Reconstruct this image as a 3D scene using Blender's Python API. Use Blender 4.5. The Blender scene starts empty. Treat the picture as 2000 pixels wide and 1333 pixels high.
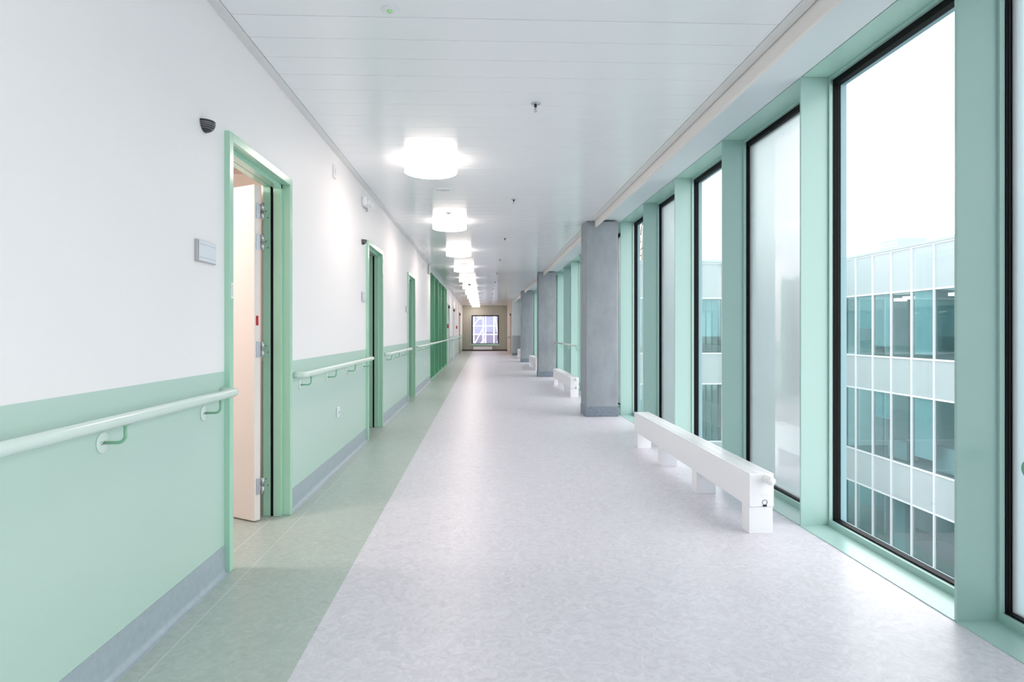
import bpy, bmesh, math, random
from mathutils import Vector, Matrix
random.seed(7)
scene = bpy.context.scene
COL = scene.collection
PI = math.pi

# ------------------------------------------------------------------ materials
def lin(c):
    return tuple(((v/255.0)/12.92 if v/255.0 <= 0.04045 else ((v/255.0+0.055)/1.055)**2.4) for v in c) + (1.0,)

def mat(name, rgb, rough=0.5, metal=0.0, spec=0.5, noise=0.0, nscale=8.0, bump=0.0, bscale=60.0, coat=0.0, stretch=None):
    m = bpy.data.materials.new(name); m.use_nodes = True
    nt = m.node_tree; b = nt.nodes['Principled BSDF']
    b.inputs['Base Color'].default_value = lin(rgb)
    b.inputs['Roughness'].default_value = rough
    b.inputs['Metallic'].default_value = metal
    b.inputs['Specular IOR Level'].default_value = spec
    b.inputs['Coat Weight'].default_value = coat
    if noise or bump:
        tc = nt.nodes.new('ShaderNodeNewGeometry')
        src = tc.outputs['Position']
        if stretch:
            mp = nt.nodes.new('ShaderNodeMapping'); mp.inputs['Scale'].default_value = stretch
            nt.links.new(src, mp.inputs['Vector']); src = mp.outputs['Vector']
    if noise:
        n = nt.nodes.new('ShaderNodeTexNoise'); n.inputs['Scale'].default_value = nscale
        n.inputs['Detail'].default_value = 8; n.inputs['Roughness'].default_value = 0.65
        nt.links.new(src, n.inputs['Vector'])
        r = nt.nodes.new('ShaderNodeMapRange')
        r.inputs['From Min'].default_value = 0.3; r.inputs['From Max'].default_value = 0.7
        r.inputs['To Min'].default_value = 1-noise; r.inputs['To Max'].default_value = 1+noise
        nt.links.new(n.outputs['Fac'], r.inputs['Value'])
        mx = nt.nodes.new('ShaderNodeVectorMath'); mx.operation = 'SCALE'
        mx.inputs[0].default_value = lin(rgb)[:3]
        nt.links.new(r.outputs['Result'], mx.inputs['Scale'])
        nt.links.new(mx.outputs['Vector'], b.inputs['Base Color'])
    if bump:
        n2 = nt.nodes.new('ShaderNodeTexNoise'); n2.inputs['Scale'].default_value = bscale; n2.inputs['Detail'].default_value = 4
        nt.links.new(src, n2.inputs['Vector'])
        bp = nt.nodes.new('ShaderNodeBump'); bp.inputs['Strength'].default_value = bump; bp.inputs['Distance'].default_value = 0.002
        nt.links.new(n2.outputs['Fac'], bp.inputs['Height'])
        nt.links.new(bp.outputs['Normal'], b.inputs['Normal'])
    return m

def node_math(nt, op, a, b=None):
    n = nt.nodes.new('ShaderNodeMath'); n.operation = op
    for i, v in enumerate((a, b)):
        if v is None: continue
        if isinstance(v, (int, float)): n.inputs[i].default_value = v
        else: nt.links.new(v, n.inputs[i])
    return n.outputs[0]

def emit(name, rgb, strength):
    m = bpy.data.materials.new(name); m.use_nodes = True
    nt = m.node_tree; nt.nodes.remove(nt.nodes['Principled BSDF'])
    e = nt.nodes.new('ShaderNodeEmission'); e.inputs['Color'].default_value = lin(rgb); e.inputs['Strength'].default_value = strength
    nt.links.new(e.outputs[0], nt.nodes['Material Output'].inputs['Surface'])
    return m

def glass(name, tint, through=None, haze=0.0, f0=0.04, boost=1.0, fmax=1.0):
    """Thin pane: tinted see-through body, optional condensation haze, mirror-like surface by angle."""
    m = bpy.data.materials.new(name); m.use_nodes = True
    nt = m.node_tree; nt.nodes.remove(nt.nodes['Principled BSDF'])
    g = nt.nodes.new('ShaderNodeNewGeometry')
    d = nt.nodes.new('ShaderNodeVectorMath'); d.operation = 'DOT_PRODUCT'
    nt.links.new(g.outputs['Normal'], d.inputs[0]); nt.links.new(g.outputs['Incoming'], d.inputs[1])
    c = node_math(nt, 'ABSOLUTE', d.outputs['Value'])
    f = node_math(nt, 'MULTIPLY', node_math(nt, 'POWER', node_math(nt, 'SUBTRACT', 1.0, c), 5.0), (1-f0)*boost)
    f = node_math(nt, 'MINIMUM', node_math(nt, 'ADD', f, f0), fmax)
    t = nt.nodes.new('ShaderNodeBsdfTransparent'); t.inputs['Color'].default_value = lin(tint)
    body = t.outputs[0]
    if haze > 0:
        tl = nt.nodes.new('ShaderNodeBsdfTranslucent'); tl.inputs['Color'].default_value = lin(through)
        df = nt.nodes.new('ShaderNodeBsdfDiffuse'); df.inputs['Color'].default_value = lin(through)
        m1 = nt.nodes.new('ShaderNodeMixShader'); m1.inputs[0].default_value = 0.25
        nt.links.new(tl.outputs[0], m1.inputs[1]); nt.links.new(df.outputs[0], m1.inputs[2])
        rf = nt.nodes.new('ShaderNodeBsdfRefraction'); rf.inputs['IOR'].default_value = 1.14; rf.inputs['Roughness'].default_value = 0.55
        rf.inputs['Color'].default_value = lin((240, 246, 248))
        m0 = nt.nodes.new('ShaderNodeMixShader'); m0.inputs[0].default_value = 0.36
        nt.links.new(rf.outputs[0], m0.inputs[1]); nt.links.new(m1.outputs[0], m0.inputs[2]); m1 = m0
        n = nt.nodes.new('ShaderNodeTexNoise'); n.inputs['Scale'].default_value = 1.3; n.inputs['Detail'].default_value = 6
        nt.links.new(g.outputs['Position'], n.inputs['Vector'])
        r = nt.nodes.new('ShaderNodeMapRange'); r.inputs['From Min'].default_value = 0.3; r.inputs['From Max'].default_value = 0.7
        r.inputs['To Min'].default_value = haze-0.05; r.inputs['To Max'].default_value = min(1.0, haze+0.05)
        nt.links.new(n.outputs['Fac'], r.inputs['Value'])
        m2 = nt.nodes.new('ShaderNodeMixShader'); nt.links.new(r.outputs['Result'], m2.inputs[0])
        nt.links.new(body, m2.inputs[1]); nt.links.new(m1.outputs[0], m2.inputs[2]); body = m2.outputs[0]
    gl = nt.nodes.new('ShaderNodeBsdfGlossy'); gl.inputs['Roughness'].default_value = 0.0
    ms = nt.nodes.new('ShaderNodeMixShader')
    nt.links.new(f, ms.inputs[0]); nt.links.new(body, ms.inputs[1]); nt.links.new(gl.outputs[0], ms.inputs[2])
    nt.links.new(ms.outputs[0], nt.nodes['Material Output'].inputs['Surface'])
    return m

def two_paint(name, low, high, zsplit, rough_low=0.35, rough_high=0.55):
    """Wall painted in one colour up to the dado line and another above it."""
    m = bpy.data.materials.new(name); m.use_nodes = True
    nt = m.node_tree; b = nt.nodes['Principled BSDF']
    g = nt.nodes.new('ShaderNodeNewGeometry'); s = nt.nodes.new('ShaderNodeSeparateXYZ')
    nt.links.new(g.outputs['Position'], s.inputs[0])
    st = node_math(nt, 'GREATER_THAN', s.outputs['Z'], zsplit)
    mx = nt.nodes.new('ShaderNodeMix'); mx.data_type = 'RGBA'
    mx.inputs['A'].default_value = lin(low); mx.inputs['B'].default_value = lin(high)
    nt.links.new(st, mx.inputs['Factor']); nt.links.new(mx.outputs['Result'], b.inputs['Base Color'])
    r = nt.nodes.new('ShaderNodeMapRange'); r.inputs['To Min'].default_value = rough_low; r.inputs['To Max'].default_value = rough_high
    nt.links.new(st, r.inputs['Value']); nt.links.new(r.outputs['Result'], b.inputs['Roughness'])
    n2 = nt.nodes.new('ShaderNodeTexNoise'); n2.inputs['Scale'].default_value = 220
    nt.links.new(g.outputs['Position'], n2.inputs['Vector'])
    bp = nt.nodes.new('ShaderNodeBump'); bp.inputs['Strength'].default_value = 0.04; bp.inputs['Distance'].default_value = 0.001
    nt.links.new(n2.outputs['Fac'], bp.inputs['Height']); nt.links.new(bp.outputs['Normal'], b.inputs['Normal'])
    return m

def floor_material():
    """Marbled linoleum laid in a grey-green strip beside the wall and a lilac-grey field, with pale weld seams."""
    m = bpy.data.materials.new('linoleum floor'); m.use_nodes = True
    nt = m.node_tree; b = nt.nodes['Principled BSDF']
    g = nt.nodes.new('ShaderNodeNewGeometry'); s = nt.nodes.new('ShaderNodeSeparateXYZ')
    nt.links.new(g.outputs['Position'], s.inputs[0])
    x = s.outputs['X']
    def noise(scale, detail, rough=0.6, dist=0.0):
        n = nt.nodes.new('ShaderNodeTexNoise'); n.inputs['Scale'].default_value = scale
        n.inputs['Detail'].default_value = detail; n.inputs['Roughness'].default_value = rough; n.inputs['Distortion'].default_value = dist
        nt.links.new(g.outputs['Position'], n.inputs['Vector']); return n.outputs['Fac']
    def mix(fac, a, c):
        mx = nt.nodes.new('ShaderNodeMix'); mx.data_type = 'RGBA'
        for k, v in (('A', a), ('B', c)):
            if isinstance(v, tuple): mx.inputs[k].default_value = v
            else: nt.links.new(v, mx.inputs[k])
        nt.links.new(fac, mx.inputs['Factor']); return mx.outputs['Result']
    def rng(v, a, c):
        r = nt.nodes.new('ShaderNodeMapRange'); r.inputs['From Min'].default_value = a; r.inputs['From Max'].default_value = c
        nt.links.new(v, r.inputs['Value']); return r.outputs['Result']
    fine = rng(noise(15, 10, 0.72, 2.2), 0.30, 0.70)
    green = mix(fine, lin(FLOOR_GREEN[0]), lin(FLOOR_GREEN[1]))
    lilac = mix(fine, lin(FLOOR_LILAC[0]), lin(FLOOR_LILAC[1]))
    right = node_math(nt, 'GREATER_THAN', x, -0.666)
    base = mix(right, green, lilac)
    big = rng(noise(3.0, 4, 0.6, 2.0), 0.62, 0.75)
    base = mix(node_math(nt, 'MULTIPLY', big, 0.10), base, lin((150, 152, 152)))
    for xc, w in ((-1.168, 0.0022), (-1.347, 0.003), (0.64, 0.0012)):
        seam = node_math(nt, 'LESS_THAN', node_math(nt, 'ABSOLUTE', node_math(nt, 'SUBTRACT', x, xc)), w)
        base = mix(node_math(nt, 'MULTIPLY', seam, 0.55 if xc < 0 else 0.15), base, lin((225, 222, 222)))
    nt.links.new(base, b.inputs['Base Color'])
    rr = nt.nodes.new('ShaderNodeMapRange'); rr.inputs['To Min'].default_value = 0.30; rr.inputs['To Max'].default_value = 0.42
    nt.links.new(noise(5, 6), rr.inputs['Value']); nt.links.new(rr.outputs['Result'], b.inputs['Roughness'])
    bp = nt.nodes.new('ShaderNodeBump'); bp.inputs['Strength'].default_value = 0.12; bp.inputs['Distance'].default_value = 0.001
    nt.links.new(noise(120, 4), bp.inputs['Height']); nt.links.new(bp.outputs['Normal'], b.inputs['Normal'])
    b.inputs['Specular IOR Level'].default_value = 0.45
    return m

FLOOR_GREEN = ((164, 176, 170), (190, 199, 193))
FLOOR_LILAC = ((198, 195, 203), (228, 224, 232))
MINT = (169, 201, 194)
M = {}
M['wall'] = two_paint('corridor wall paint', (189, 214, 203), (243, 240, 240), 0.992)
M['white'] = mat('white plaster', (240, 240, 240), 0.6, bump=0.03, bscale=200)
M['mint'] = mat('mint satin lacquer', MINT, 0.28, spec=0.5)
M['mint_dark'] = mat('green lacquer door frame', (172, 214, 192), 0.2, spec=0.55)
M['mint_screen'] = mat('green lacquer screen fin', (118, 184, 148), 0.25, spec=0.5)
M['mint_head'] = mat('mint head lining', (178, 216, 204), 0.3)
M['outer_trim'] = mat('pale blue green outer casing', (132, 168, 178), 0.4)
M['gasket'] = mat('black rubber gasket', (7, 8, 10), 0.6, spec=0.2)
M['glass'] = glass('clear window glass', (252, 254, 254), f0=0.05)
M['fog'] = glass('fogged window glass', (232, 246, 244), (238, 243, 245), haze=0.93, f0=0.20, boost=5.0, fmax=0.45)
M['screen_glass'] = glass('tinted screen glass', (150, 190, 170), f0=0.06)
M['ceil'] = mat('white metal ceiling plank', (246, 248, 250), 0.2, spec=0.5)
M['ceil_edge'] = mat('white ceiling edge trim', (226, 227, 226), 0.4)
M['slab'] = mat('dark light blocking backing', (90, 92, 94), 0.9)
M['board'] = mat('warm white blind board', (238, 232, 228), 0.45)
M['soffit'] = mat('white soffit', (228, 236, 240), 0.4)
M['skirting'] = mat('grey marbled linoleum skirting', (166, 178, 186), 0.35, noise=0.08, nscale=30)
M['concrete'] = mat('fair faced grey concrete', (150, 156, 162), 0.75, noise=0.13, nscale=4.5, bump=0.25, bscale=35, stretch=(1, 1, 0.55))
M['column_skirt'] = mat('dark speckled grey skirting', (124, 135, 146), 0.5, noise=0.3, nscale=55)
M['rad'] = mat('white radiator enamel', (242, 242, 245), 0.3, spec=0.5)
M['rad_groove'] = mat('shaded grille slot', (170, 172, 178), 0.5)
M['rad_knob'] = mat('white plastic', (240, 240, 240), 0.35)
M['black'] = mat('black plastic', (18, 18, 20), 0.4)
M['steel'] = mat('brushed steel', (190, 194, 200), 0.3, metal=1.0)
M['chrome'] = mat('chrome', (200, 205, 210), 0.12, metal=1.0)
M['rail'] = mat('pale mint handrail enamel', (214, 230, 222), 0.22, spec=0.55)
M['bracket'] = mat('sage bracket enamel', (140, 190, 160), 0.3)
M['leaf'] = mat('white laminate door leaf', (232, 224, 222), 0.3)
M['leaf_pink'] = mat('pinkish beige door leaf', (208, 178, 164), 0.4)
M['beige_frame'] = mat('beige door frame', (196, 186, 170), 0.4)
M['room'] = mat('beige room paint', (224, 212, 203), 0.6)
M['end_wall'] = mat('stone beige paint', (178, 178, 166), 0.6)
M['end_skirt'] = mat('dark brown grey skirting', (92, 84, 82), 0.5)
M['grey_dado'] = two_paint('grey dado wall paint', (176, 182, 184), (228, 236, 237), 0.965)
M['beige_wall'] = mat('pinkish beige wall paint', (214, 202, 190), 0.6)
M['red'] = mat('red plastic', (176, 18, 20), 0.35)
M['dome'] = mat('smoked grey plastic', (46, 46, 50), 0.25, spec=0.5)
M['dome_ring'] = mat('light grey plastic ring', (150, 148, 152), 0.3)
M['sign'] = mat('pale grey sign insert', (226, 231, 236), 0.3)
M['sign_edge'] = mat('aluminium sign edge', (188, 186, 190), 0.35, metal=0.5)
M['plate'] = mat('white switch plastic', (236, 238, 240), 0.35)
M['ink'] = mat('dark grey ink', (110, 112, 122), 0.6)
M['lamp'] = emit('glowing opal lamp shade', (255, 238, 230), 4.5)
M['lamp_bottom'] = emit('bright opal lamp diffuser', (255, 238, 230), 11.5)
M['lamp_rim'] = mat('pale lamp rim', (205, 196, 192), 0.4)
M['green_led'] = mat('green lens', (170, 235, 150), 0.2)
M['facade_frame'] = mat('white facade mullion', (192, 200, 204), 0.45)
M['facade_panel'] = mat('pale mint glass spandrel', (148, 162, 165), 0.3, noise=0.03, nscale=1.2)
M['facade_glass'] = glass('teal facade glass', (208, 229, 230), f0=0.12)
M['facade_in'] = mat('facade interior wall', (150, 176, 178), 0.8)
M['facade_slab'] = mat('facade interior floor', (190, 196, 200), 0.8)
M['blind'] = mat('pale grey roller blind', (236, 238, 242), 0.8)
M['furn'] = mat('white office cupboard', (220, 222, 222), 0.6)
M['office_lamp'] = emit('office lamp', (255, 250, 240), 3.0)
M['roof'] = mat('pale roof edge metal', (148, 170, 174), 0.5)
M['ground'] = mat('pale courtyard paving', (170, 172, 172), 0.9, noise=0.08, nscale=1.5)
M['bark'] = mat('pale bark', (150, 138, 128), 0.9)
M['lilac'] = mat('lilac grey render', (140, 138, 164), 0.8, noise=0.1, nscale=1.0)
M['lilac_dark'] = mat('mauve panel', (112, 102, 128), 0.7)
M['scaffold'] = mat('white scaffold tube', (206, 206, 216), 0.5)
M['label'] = mat('white paper label', (244, 248, 250), 0.5)
M['floor'] = floor_material()

# anisotropic sheen of the ridged metal ceiling planks (long blurred reflections along the corridor)
_b = M['ceil'].node_tree.nodes['Principled BSDF']
_b.inputs['Anisotropic'].default_value = 0.8; _b.inputs['IOR'].default_value = 1.5
_t = M['ceil'].node_tree.nodes.new('ShaderNodeCombineXYZ'); _t.inputs[1].default_value = 1.0
M['ceil'].node_tree.links.new(_t.outputs[0], _b.inputs['Tangent'])

# ------------------------------------------------------------------ geometry helpers
class MB:
    def __init__(self): self.bm = bmesh.new()
    def box(self, x0, x1, y0, y1, z0, z1, bev=0.0, seg=2):
        if bev:
            t = bmesh.new(); r = bmesh.ops.create_cube(t, size=1)
            for v in t.verts: v.co = Vector(((x0+x1)/2+v.co.x*(x1-x0), (y0+y1)/2+v.co.y*(y1-y0), (z0+z1)/2+v.co.z*(z1-z0)))
            bmesh.ops.bevel(t, geom=t.edges[:], offset=bev, segments=seg, profile=0.5, affect='EDGES')
            self.add(t)
        else:
            vs = [self.bm.verts.new((x, y, z)) for z in (z0, z1) for y in (y0, y1) for x in (x0, x1)]
            for f in ((0, 2, 3, 1), (4, 5, 7, 6), (0, 1, 5, 4), (2, 6, 7, 3), (0, 4, 6, 2), (1, 3, 7, 5)):
                self.bm.faces.new([vs[i] for i in f])
        return self
    def add(self, t, mtx=None):
        mp = {}
        for v in t.verts: mp[v] = self.bm.verts.new(mtx @ v.co if mtx else v.co)
        for f in t.faces:
            try: nf = self.bm.faces.new([mp[v] for v in f.verts]); nf.smooth = f.smooth
            except ValueError: pass
        t.free(); return self
    def tube(self, pts, r, seg=12, caps=True):
        pts = [Vector(p) for p in pts]; rs = r if isinstance(r, (list, tuple)) else [r]*len(pts)
        rings = []; n = None
        for i, p in enumerate(pts):
            d = ((pts[min(i+1, len(pts)-1)]-p).normalized() + (p-pts[max(i-1, 0)]).normalized()).normalized()
            if n is None:
                n = d.orthogonal().normalized()
            n = (n - d*n.dot(d)).normalized(); b = d.cross(n)
            rings.append([self.bm.verts.new(p + (n*math.cos(a)+b*math.sin(a))*rs[i]) for a in [2*PI*k/seg for k in range(seg)]])
        for a, c in zip(rings, rings[1:]):
            for k in range(seg):
                f = self.bm.faces.new((a[k], a[(k+1) % seg], c[(k+1) % seg], c[k])); f.smooth = True
        if caps:
            self.bm.faces.new(rings[0][::-1]); self.bm.faces.new(rings[-1])
        return self
    def lathe(self, prof, center=(0, 0, 0), axis='Z', seg=40, a0=0.0, a1=2*PI):
        """prof: list of (radius, height)."""
        c = Vector(center); full = abs(a1-a0-2*PI) < 1e-6
        n = seg if full else seg+1
        rings = []
        for r, h in prof:
            ring = []
            for k in range(n):
                a = a0 + (a1-a0)*k/seg
                u, w = r*math.cos(a), r*math.sin(a)
                v = {'Z': (u, w, h), 'X': (h, u, w), 'Y': (u, h, w)}[axis]
                ring.append(self.bm.verts.new(c+Vector(v)))
            rings.append(ring)
        for a, b in zip(rings, rings[1:]):
            for k in range(seg):
                k2 = (k+1) % n
                f = self.bm.faces.new((a[k], a[k2], b[k2], b[k])); f.smooth = True
        for ring, rev in ((rings[0], True), (rings[-1], False)):
            self.bm.faces.new(ring[::-1] if rev else ring)
        if not full:
            ring = [r[0] for r in rings] + [r[-1] for r in reversed(rings)]
            self.bm.faces.new(ring)
        return self
    def prism(self, poly, axis, lo, hi, smooth=False):
        """poly in the plane across 'axis': X -> (y,z), Y -> (x,z), Z -> (x,y)."""
        def P(p, t): return {'X': (t, p[0], p[1]), 'Y': (p[0], t, p[1]), 'Z': (p[0], p[1], t)}[axis]
        a = [self.bm.verts.new(P(p, lo)) for p in poly]; b = [self.bm.verts.new(P(p, hi)) for p in poly]
        self.bm.faces.new(a[::-1]); self.bm.faces.new(b)
        for i in range(len(poly)):
            j = (i+1) % len(poly)
            f = self.bm.faces.new((a[i], a[j], b[j], b[i])); f.smooth = smooth
        return self
    def build(self, name, m, parent=None, loc=None):
        """World-coordinate mesh; re-expressed about its parent's (or its own) base point."""
        base = Vector(loc) if loc is not None else (WORLD[parent.name] if parent else None)
        if base is None:
            xs = [v.co for v in self.bm.verts]
            base = Vector((sum(v.x for v in xs)/len(xs), sum(v.y for v in xs)/len(xs), min(v.z for v in xs)))
        for v in self.bm.verts: v.co -= base
        bmesh.ops.recalc_face_normals(self.bm, faces=self.bm.faces[:])
        me = bpy.data.meshes.new(name); self.bm.to_mesh(me); self.bm.free()
        me.materials.append(m)
        o = bpy.data.objects.new(name, me); COL.objects.link(o)
        if parent:
            o.parent = parent; o.location = base - WORLD[parent.name]
        else: o.location = base
        WORLD[o.name] = base.copy()
        return o

WORLD = {}
def tag(o, label, cat, group=None, kind=None):
    o['label'] = label; o['category'] = cat
    if group: o['group'] = group
    if kind: o['kind'] = kind
    return o
def empty(name, loc, label, cat, group=None, kind=None):
    o = bpy.data.objects.new(name, None); COL.objects.link(o); o.location = loc; o.empty_display_size = 0.1
    WORLD[o.name] = Vector(loc)
    return tag(o, label, cat, group, kind)
def kids(o): return [c for c in bpy.data.objects if c.parent == o]
def dup(root, loc, label):
    """A copy of a thing with copies of its parts and sub-parts."""
    r = root.copy(); COL.objects.link(r); r.location = loc; r['label'] = label
    for ch in kids(root):
        c = ch.copy(); COL.objects.link(c); c.parent = r
        for g in kids(ch):
            d = g.copy(); COL.objects.link(d); d.parent = c
    return r
ORD = ['nearest', 'second', 'third', 'fourth', 'fifth', 'sixth', 'seventh', 'eighth', 'ninth', 'tenth', 'eleventh', 'twelfth',
       'thirteenth', 'fourteenth', 'fifteenth', 'sixteenth', 'seventeenth', 'eighteenth', 'nineteenth', 'twentieth',
       'twenty-first', 'twenty-second', 'twenty-third', 'twenty-fourth']
S = 'structure'

# ------------------------------------------------------------------ key dimensions (metres)
XL, XR = -1.275, 1.93            # left wall face, inner edge of the window fins
ZC = 2.72                        # ceiling
Y0, YW, YE = -6.0, 30.0, 36.5    # back of corridor, start of the cross wing, end wall
MOD, FIN0 = 1.235, 2.445         # facade module
DOORS = [3.07, 6.70, 10.30]      # outer edge of the three green door frames
DW, DH, AR = 0.99, 2.177, 0.045  # outer width, outer height, architrave width
SCREEN = (14.65, 21.2)
FAR_DOORS = [(21.62, 1.0), (25.3, 1.0)]
LAST_DOOR = (31.6, 1.05)

# ------------------------------------------------------------------ room shell
tag(MB().box(-4.8, 2.20, Y0, YE+0.15, -0.25, 0.0).build('floor', M['floor']), 'marbled linoleum floor, grey green strip by the left wall and lilac grey elsewhere', 'floor', kind=S)

w = MB()
openings = [(d, d+DW, DH) for d in DOORS] + [(SCREEN[0], SCREEN[1], ZC)] + [(a, a+b, DH) for a, b in FAR_DOORS] + [(LAST_DOOR[0], LAST_DOOR[0]+LAST_DOOR[1], DH)]
y = Y0
for a, b, h in openings:
    e = 0.012
    w.box(XL-0.17, XL, y, a+e, 0, 2.80)
    if h < ZC: w.box(XL-0.17, XL, a+e, b-e, h-e, 2.80)
    else: w.box(XL-0.17, XL, a+e, b-e, h, 2.80)
    y = b-e
w.box(XL-0.17, XL, y, YE, 0, 2.80)
tag(w.build('wall_left', M['wall']), 'long left corridor wall, white above a mint green painted dado', 'wall', kind=S)

tag(MB().box(-4.8, 2.3, Y0-0.15, Y0, -0.2, 2.9).build('wall_back', M['white']), 'white wall closing the corridor behind the viewer', 'wall', kind=S)

# end wall with its window opening
EX0, EX1, EZ0, EZ1 = -0.72, 0.885, 0.44, 2.13
w = MB()
w.box(XL-0.17, EX0, YE, YE+0.15, 0, 2.9).box(EX1, 2.3, YE, YE+0.15, 0, 2.9).box(EX0, EX1, YE, YE+0.15, 0, EZ0).box(EX0, EX1, YE, YE+0.15, EZ1, 2.9)
tag(w.build('wall_end', M['end_wall']), 'stone beige wall at the far end of the corridor around a square window', 'wall', kind=S)
tag(MB().box(XL, 1.39, YE-0.012, YE, 0, 0.10).build('baseboard_end', M['end_skirt']), 'dark brown skirting along the far end wall', 'skirting', kind=S)

# cross wing return wall on the right
w = MB()
w.box(1.39, 2.3, YW, YW+0.15, 0, 2.9)
tag(w.build('wall_right', M['grey_dado']), 'pale wall with grey dado jutting out beyond the last concrete column', 'wall', kind=S)
w = MB()
w.box(1.39, 1.52, YW+0.15, YW+0.95, 0, 2.9).box(1.39, 1.52, YW+0.95, YW+1.95, 2.15, 2.9).box(1.39, 1.52, YW+1.95, YE, 0, 2.9)
tag(w.build('wall_right_end', M['beige_wall']), 'narrow pinkish beige wall on the right at the far end, with a door', 'wall', kind=S)
tag(MB().box(1.378, 2.0, YW-0.012, YW, 0, 0.12).build('baseboard_right', M['column_skirt']), 'grey skirting below the jutting wall beyond the columns', 'skirting', kind=S)

# ceiling: cross planks with narrow joints below a dark backing
c = MB(); y = 3.015-0.23*40
while y < YE-0.02:
    y1 = min(y+0.2272, YE)
    if y1 > Y0: c.box(XL+0.055, 1.47, max(y, Y0), y1, ZC, ZC+0.018, bev=0.0015, seg=1)
    y += 0.23
tag(c.build('ceiling', M['ceil']), 'white metal plank ceiling with fine cross joints', 'ceiling', kind=S)
tag(MB().box(-4.8, 2.35, Y0-0.1, YE+0.1, 2.80, 2.95).build('ceiling_light_block', M['slab']), 'unseen dark slab added over the plank ceiling joints to block sky light', 'ceiling', kind=S)  # unseen slab added to keep sky light from leaking through the joints
tag(MB().box(XL, XL+0.052, Y0, YE, ZC-0.006, ZC+0.03, bev=0.002).build('trim_1', M['ceil_edge']), 'slim white edge trim where ceiling meets the left wall', 'trim', kind=S)
tag(MB().box(1.473, 1.534, Y0, YW, ZC-0.004, ZC+0.03, bev=0.002).build('trim_2', M['ceil_edge']), 'white edge strip of the ceiling beside the dark joint', 'trim', kind=S)
tag(MB().box(1.54, 1.566, Y0, YW, 2.63, 2.80, bev=0.002).build('trim_3', M['board']), 'warm white downstand board running along the ceiling edge by the windows', 'trim', kind=S)
tag(MB().box(1.566, XR+0.004, Y0, YW, 2.738, 2.80).build('trim_4', M['soffit']), 'white soffit between the downstand board and the window heads', 'trim', kind=S)

# skirting with cove on the left wall
bb = MB()
prof = [(XL, 0.0), (XL, 0.137), (XL+0.004, 0.137), (XL+0.004, 0.025)]
for k in range(1, 7):
    a = PI + (PI/2)*k/6
    prof.append((XL+0.004+0.024+0.024*math.cos(a), 0.025+0.024*math.sin(a)))
prof += [(XL+0.031, 0.0)]
y = Y0
gaps = [(a-0.002, b+0.002) for a, b, h in openings]
for a, b in gaps + [(YE, YE)]:
    if a-y > 0.05: bb.prism(prof, 'Y', y, a)
    y = b
tag(bb.build('baseboard_left', M['skirting']), 'grey linoleum skirting coved into the floor along the left wall', 'skirting', kind=S)

# rooms behind the door openings
def room(n, y0, y1, x1, label):
    r = MB()
    r.box(x1-0.1, x1, y0-0.1, y1+0.1, 0, 2.8)
    r.box(x1, XL-0.17, y0-0.1, y0, 0, 2.8).box(x1, XL-0.17, y1, y1+0.1, 0, 2.8)
    r.box(x1-0.1, XL-0.17, y0-0.1, y1+0.1, 2.6, 2.8)
    tag(r.build('wall_room_%d' % n, M['room']), label, 'wall', kind=S)
room(1, 2.2, 5.6, -4.4, 'warm beige room walls glimpsed through the nearest green doorway')
room(2, 6.0, 9.2, -4.0, 'dim room walls behind the second green doorway')
room(3, 9.6, 12.6, -4.0, 'dim room walls behind the third green doorway')
room(4, 14.0, 22.9, -4.4, 'dim lobby walls behind the green glazed screen')
room(5, 24.8, 26.8, -3.0, 'closed room behind the farther white door')
room(6, 31.0, 33.4, -3.0, 'closed room behind the last door on the left')

# ------------------------------------------------------------------ green door frames on the left
def door_frame(n, y0, wd, m, label, with_seal=True):
    y1 = y0+wd
    root = empty('door_%d' % n, (XL, (y0+y1)/2, 0), label, 'door', kind=S)
    f = MB(); xf, xb = XL+0.027, XL-0.142; a = AR
    for s in (0, 1):
        o0, o1 = (y0, y0+a) if s == 0 else (y1-a, y1)
        i0, i1 = (y0+a, y0+a+0.026) if s == 0 else (y1-a-0.026, y1-a)
        f.box(xb, xf, o0, o1, 0.001, DH, bev=0.002)
        f.box(xf-0.10, xf-0.05, i0, i1, 0.001, DH-a, bev=0.0015)
        f.box(xb, xb+0.046, *((i0, i1-0.014) if s == 0 else (i0+0.014, i1)), 0.001, DH-a, bev=0.0015)
    f.box(xb, xf, y0+a, y1-a, DH-a, DH, bev=0.002)
    f.box(xf-0.10, xf-0.05, y0+a, y1-a, DH-a-0.026, DH-a, bev=0.0015)
    f.box(xb, xb+0.046, y0+a, y1-a, DH-a-0.012, DH-a, bev=0.0015)
    f.build('frame', m, root)
    if with_seal:
        g = MB()
        for i0, i1 in ((y0+a, y0+a+0.004), (y1-a-0.004, y1-a)):
            g.box(xb+0.047, xf-0.101, i0, i1, 0.001, DH-a)
        g.box(xb+0.047, xf-0.101, y0+a, y1-a, DH-a-0.004, DH-a)
        g.build('seal', M['gasket'], root)
        hs = MB()
        for z in (0.22, 1.075, 1.747, 1.94):
            for dz, dx in ((0.02, 0.0), (-0.022, 0.012)):
                hs.lathe([(0.0001, 0), (0.0045, 0), (0.0045, 0.002), (0.0001, 0.0025)], (xb+0.018+dx, y1-a-0.0125, z+dz), 'Y', 10)
        sc = hs.build('hinge_screws', M['ink'], root)
    return root
d1 = door_frame(1, DOORS[0], DW, M['mint_dark'], 'nearest doorway, green frame with white door standing ajar')
door_frame(2, DOORS[1], DW, M['mint_dark'], 'second green doorway, open and dark inside')
door_frame(3, DOORS[2], DW, M['mint_dark'], 'third green doorway, just before the green glazed screen')

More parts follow.
